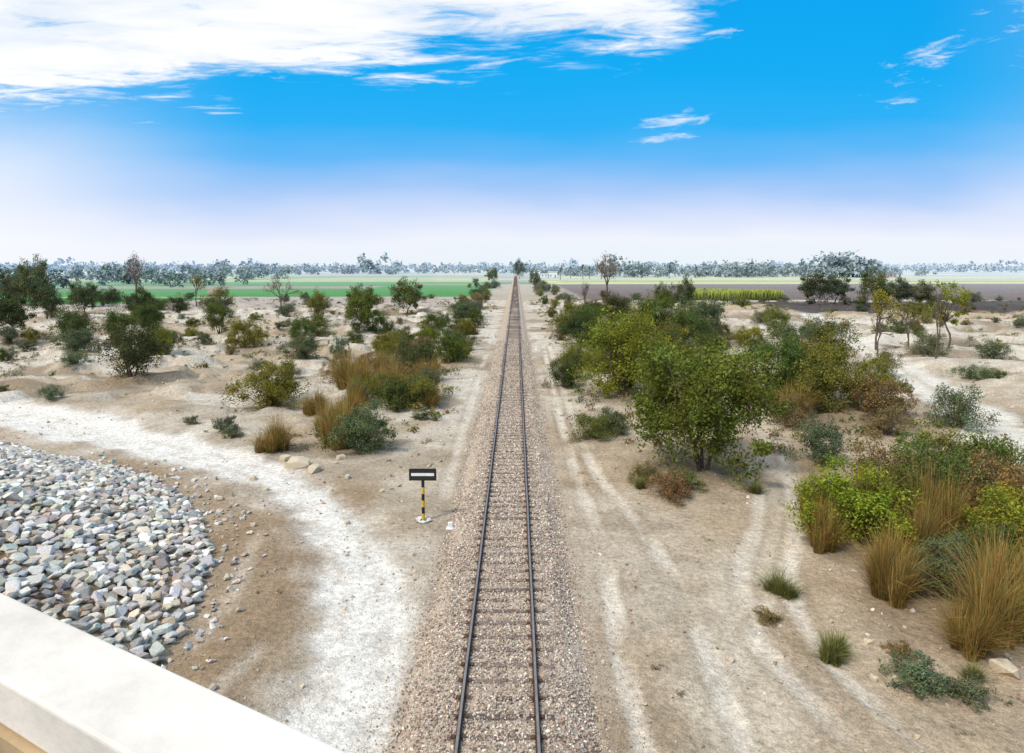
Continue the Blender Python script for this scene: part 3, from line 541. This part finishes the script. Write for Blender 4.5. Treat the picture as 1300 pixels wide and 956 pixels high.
# ------------------------------------------------------------ sky
w=bpy.data.worlds.new('World'); scene.world=w; w.use_nodes=True; nt=w.node_tree; nt.nodes.clear(); N=nt.nodes.new; L=nt.links.new
def M(op,a,b_=None,c_=None,clamp=False):
    n=N('ShaderNodeMath'); n.operation=op; n.use_clamp=clamp
    for i,v in enumerate((a,b_,c_)):
        if v is None: continue
        if isinstance(v,(int,float)): n.inputs[i].default_value=v
        else: L(v,n.inputs[i])
    return n.outputs[0]
def SS(x,a,b_):
    n=N('ShaderNodeMapRange'); n.interpolation_type='SMOOTHSTEP'; n.inputs['From Min'].default_value=a; n.inputs['From Max'].default_value=b_; L(x,n.inputs['Value']); return n.outputs[0]
def MIX(f,a,b_):
    n=N('ShaderNodeMix'); n.data_type='RGBA'; 
    for i,v in((0,f),(6,a),(7,b_)):
        if isinstance(v,(tuple,float,int)): n.inputs[i].default_value=v
        else: L(v,n.inputs[i])
    return n.outputs[2]
def NOI(vec,scale,det=6,rough=.6,dist=0):
    n=N('ShaderNodeTexNoise'); n.inputs['Scale'].default_value=scale; n.inputs['Detail'].default_value=det; n.inputs['Roughness'].default_value=rough; n.inputs['Distortion'].default_value=dist; L(vec,n.inputs['Vector']); return n.outputs['Fac']
def CMB(a,b_,c_=0.0):
    n=N('ShaderNodeCombineXYZ')
    for i,v in enumerate((a,b_,c_)):
        if isinstance(v,(int,float)): n.inputs[i].default_value=v
        else: L(v,n.inputs[i])
    return n.outputs[0]
tc=N('ShaderNodeTexCoord'); sp=N('ShaderNodeSeparateXYZ'); L(tc.outputs['Generated'],sp.inputs[0])
yy=M('MAXIMUM',M('ABSOLUTE',sp.outputs[1]),.2); t=M('DIVIDE',sp.outputs[0],yy); e=M('DIVIDE',sp.outputs[2],yy)
def lin(r,g,b_): 
    f=lambda v:((v/255+.055)/1.055)**2.4 if v>10 else v/255/12.92
    return (f(r),f(g),f(b_),1)
big=NOI(CMB(M('MULTIPLY',t,1.2),M('MULTIPLY',e,5)),1.6,3)
e2=M('ADD',e,M('MULTIPLY',M('SUBTRACT',big,.5),.07))
ramp=N('ShaderNodeValToRGB'); L(M('MULTIPLY',e2,2.5),ramp.inputs[0]); cr=ramp.color_ramp
stops=[(0,(232,241,248)),(.035,(236,240,250)),(.07,(212,223,249)),(.11,(165,200,246)),(.155,(98,182,245)),(.20,(38,174,244)),(.27,(6,170,242)),(.37,(0,163,238))]
cr.elements[0].position=0; cr.elements[0].color=lin(*stops[0][1]); cr.elements[1].position=.37*2.5; cr.elements[1].color=lin(*stops[-1][1])
for p,c in stops[1:-1]: cr.elements.new(p*2.5).color=lin(*c)
white=lin(246,248,255)
lw=M('MULTIPLY',SS(M('MULTIPLY',t,-1),.35,.85),.8); rw=M('MULTIPLY',SS(t,.55,.95),.5)
lowf=M('SUBTRACT',1.0,SS(e2,.12,.26))
side=M('MULTIPLY',M('ADD',lw,rw),M('ADD',M('MULTIPLY',lowf,.75),.25),clamp=True)
col=MIX(side,ramp.outputs[0],white)
ee=M('MAXIMUM',e,.04); pxn=M('DIVIDE',t,ee); pyn=M('DIVIDE',1.0,ee)
n1=NOI(CMB(M('MULTIPLY',pxn,.9),M('MULTIPLY',pyn,1.8)),1.0,7,.6,.4); n2=NOI(CMB(M('MULTIPLY_ADD',pyn,.9,M('MULTIPLY',pxn,1.8)),M('MULTIPLY',pyn,4.0),3.0),1.4,6,.66,.9)
eb=M('ADD',M('MULTIPLY_ADD',t,.085,.287),M('MULTIPLY',M('MAXIMUM',M('SUBTRACT',t,.20),0.0),.55))
bias=M('MULTIPLY',M('SUBTRACT',e,eb),5.0); bias=M('MINIMUM',M('MAXIMUM',bias,-.8),M('MULTIPLY_ADD',t,-.12,.25))
cm=SS(M('ADD',M('ADD',M('MULTIPLY',n1,.95),M('MULTIPLY',n2,.7)),bias),.78,1.08)
fn=NOI(CMB(M('MULTIPLY',t,16),M('MULTIPLY',M('SUBTRACT',e,M('MULTIPLY',t,.12)),70)),1.0,5,.68,.6)
fnn=M('MULTIPLY',M('SUBTRACT',fn,.5),4.2)
for t0,e0,rt,re,tl in((.235,.204,.075,.022,.05),(.57,.29,.08,.03,.35),(.545,.238,.05,.014,.3),(.28,.325,.055,.014,0),(.79,.37,.14,.10,0),(.20,.18,.07,.012,.1)):
    dt=M('SUBTRACT',t,t0); de=M('SUBTRACT',M('SUBTRACT',e,e0),M('MULTIPLY',dt,tl)); g=M('SQRT',M('ADD',M('POWER',M('DIVIDE',dt,rt),2.0),M('POWER',M('DIVIDE',de,re),2.0)))
    cm=M('MAXIMUM',cm,M('MULTIPLY',SS(M('ADD',M('SUBTRACT',.85,g),fnn),.2,1.5),.85))
col=MIX(cm,col,MIX(SS(n1,.40,.58),lin(232,240,250),lin(253,254,255)))
sc_=N('ShaderNodeVectorMath'); sc_.operation='SCALE'; L(col,sc_.inputs[0]); sc_.inputs['Scale'].default_value=10.0
sky=N('ShaderNodeTexSky'); sky.sky_type='NISHITA'; sky.sun_disc=False; SE=50; SAZ=225
sky.sun_elevation=math.radians(SE); sky.sun_rotation=math.radians(SAZ)
fin=MIX(.03,sc_.outputs[0],sky.outputs[0])
bg=N('ShaderNodeBackground'); bg.inputs['Strength'].default_value=.105; L(fin,bg.inputs['Color']); wo=N('ShaderNodeOutputWorld'); L(bg.outputs[0],wo.inputs[0])
sv=Vector((math.sin(math.radians(SAZ))*math.cos(math.radians(SE)),math.cos(math.radians(SAZ))*math.cos(math.radians(SE)),math.sin(math.radians(SE))))
ld=bpy.data.lights.new('sun','SUN'); ld.energy=2.9; ld.angle=math.radians(9); ld.color=(1,.955,.88); lo=link(bpy.data.objects.new('sun',ld)); lo.rotation_euler=(-sv).to_track_quat('-Z','Y').to_euler()
# ------------------------------------------------------------ camera
cd=bpy.data.cameras.new('camera'); cam=link(bpy.data.objects.new('camera',cd)); cd.sensor_width=36; cd.lens=24.01; cd.shift_y=-.0346; cd.clip_start=.05; cd.clip_end=20000
cam.location=(.378,0,10.5); cam.rotation_euler=(math.radians(90-6.25),0,math.radians(.33)); scene.camera=cam
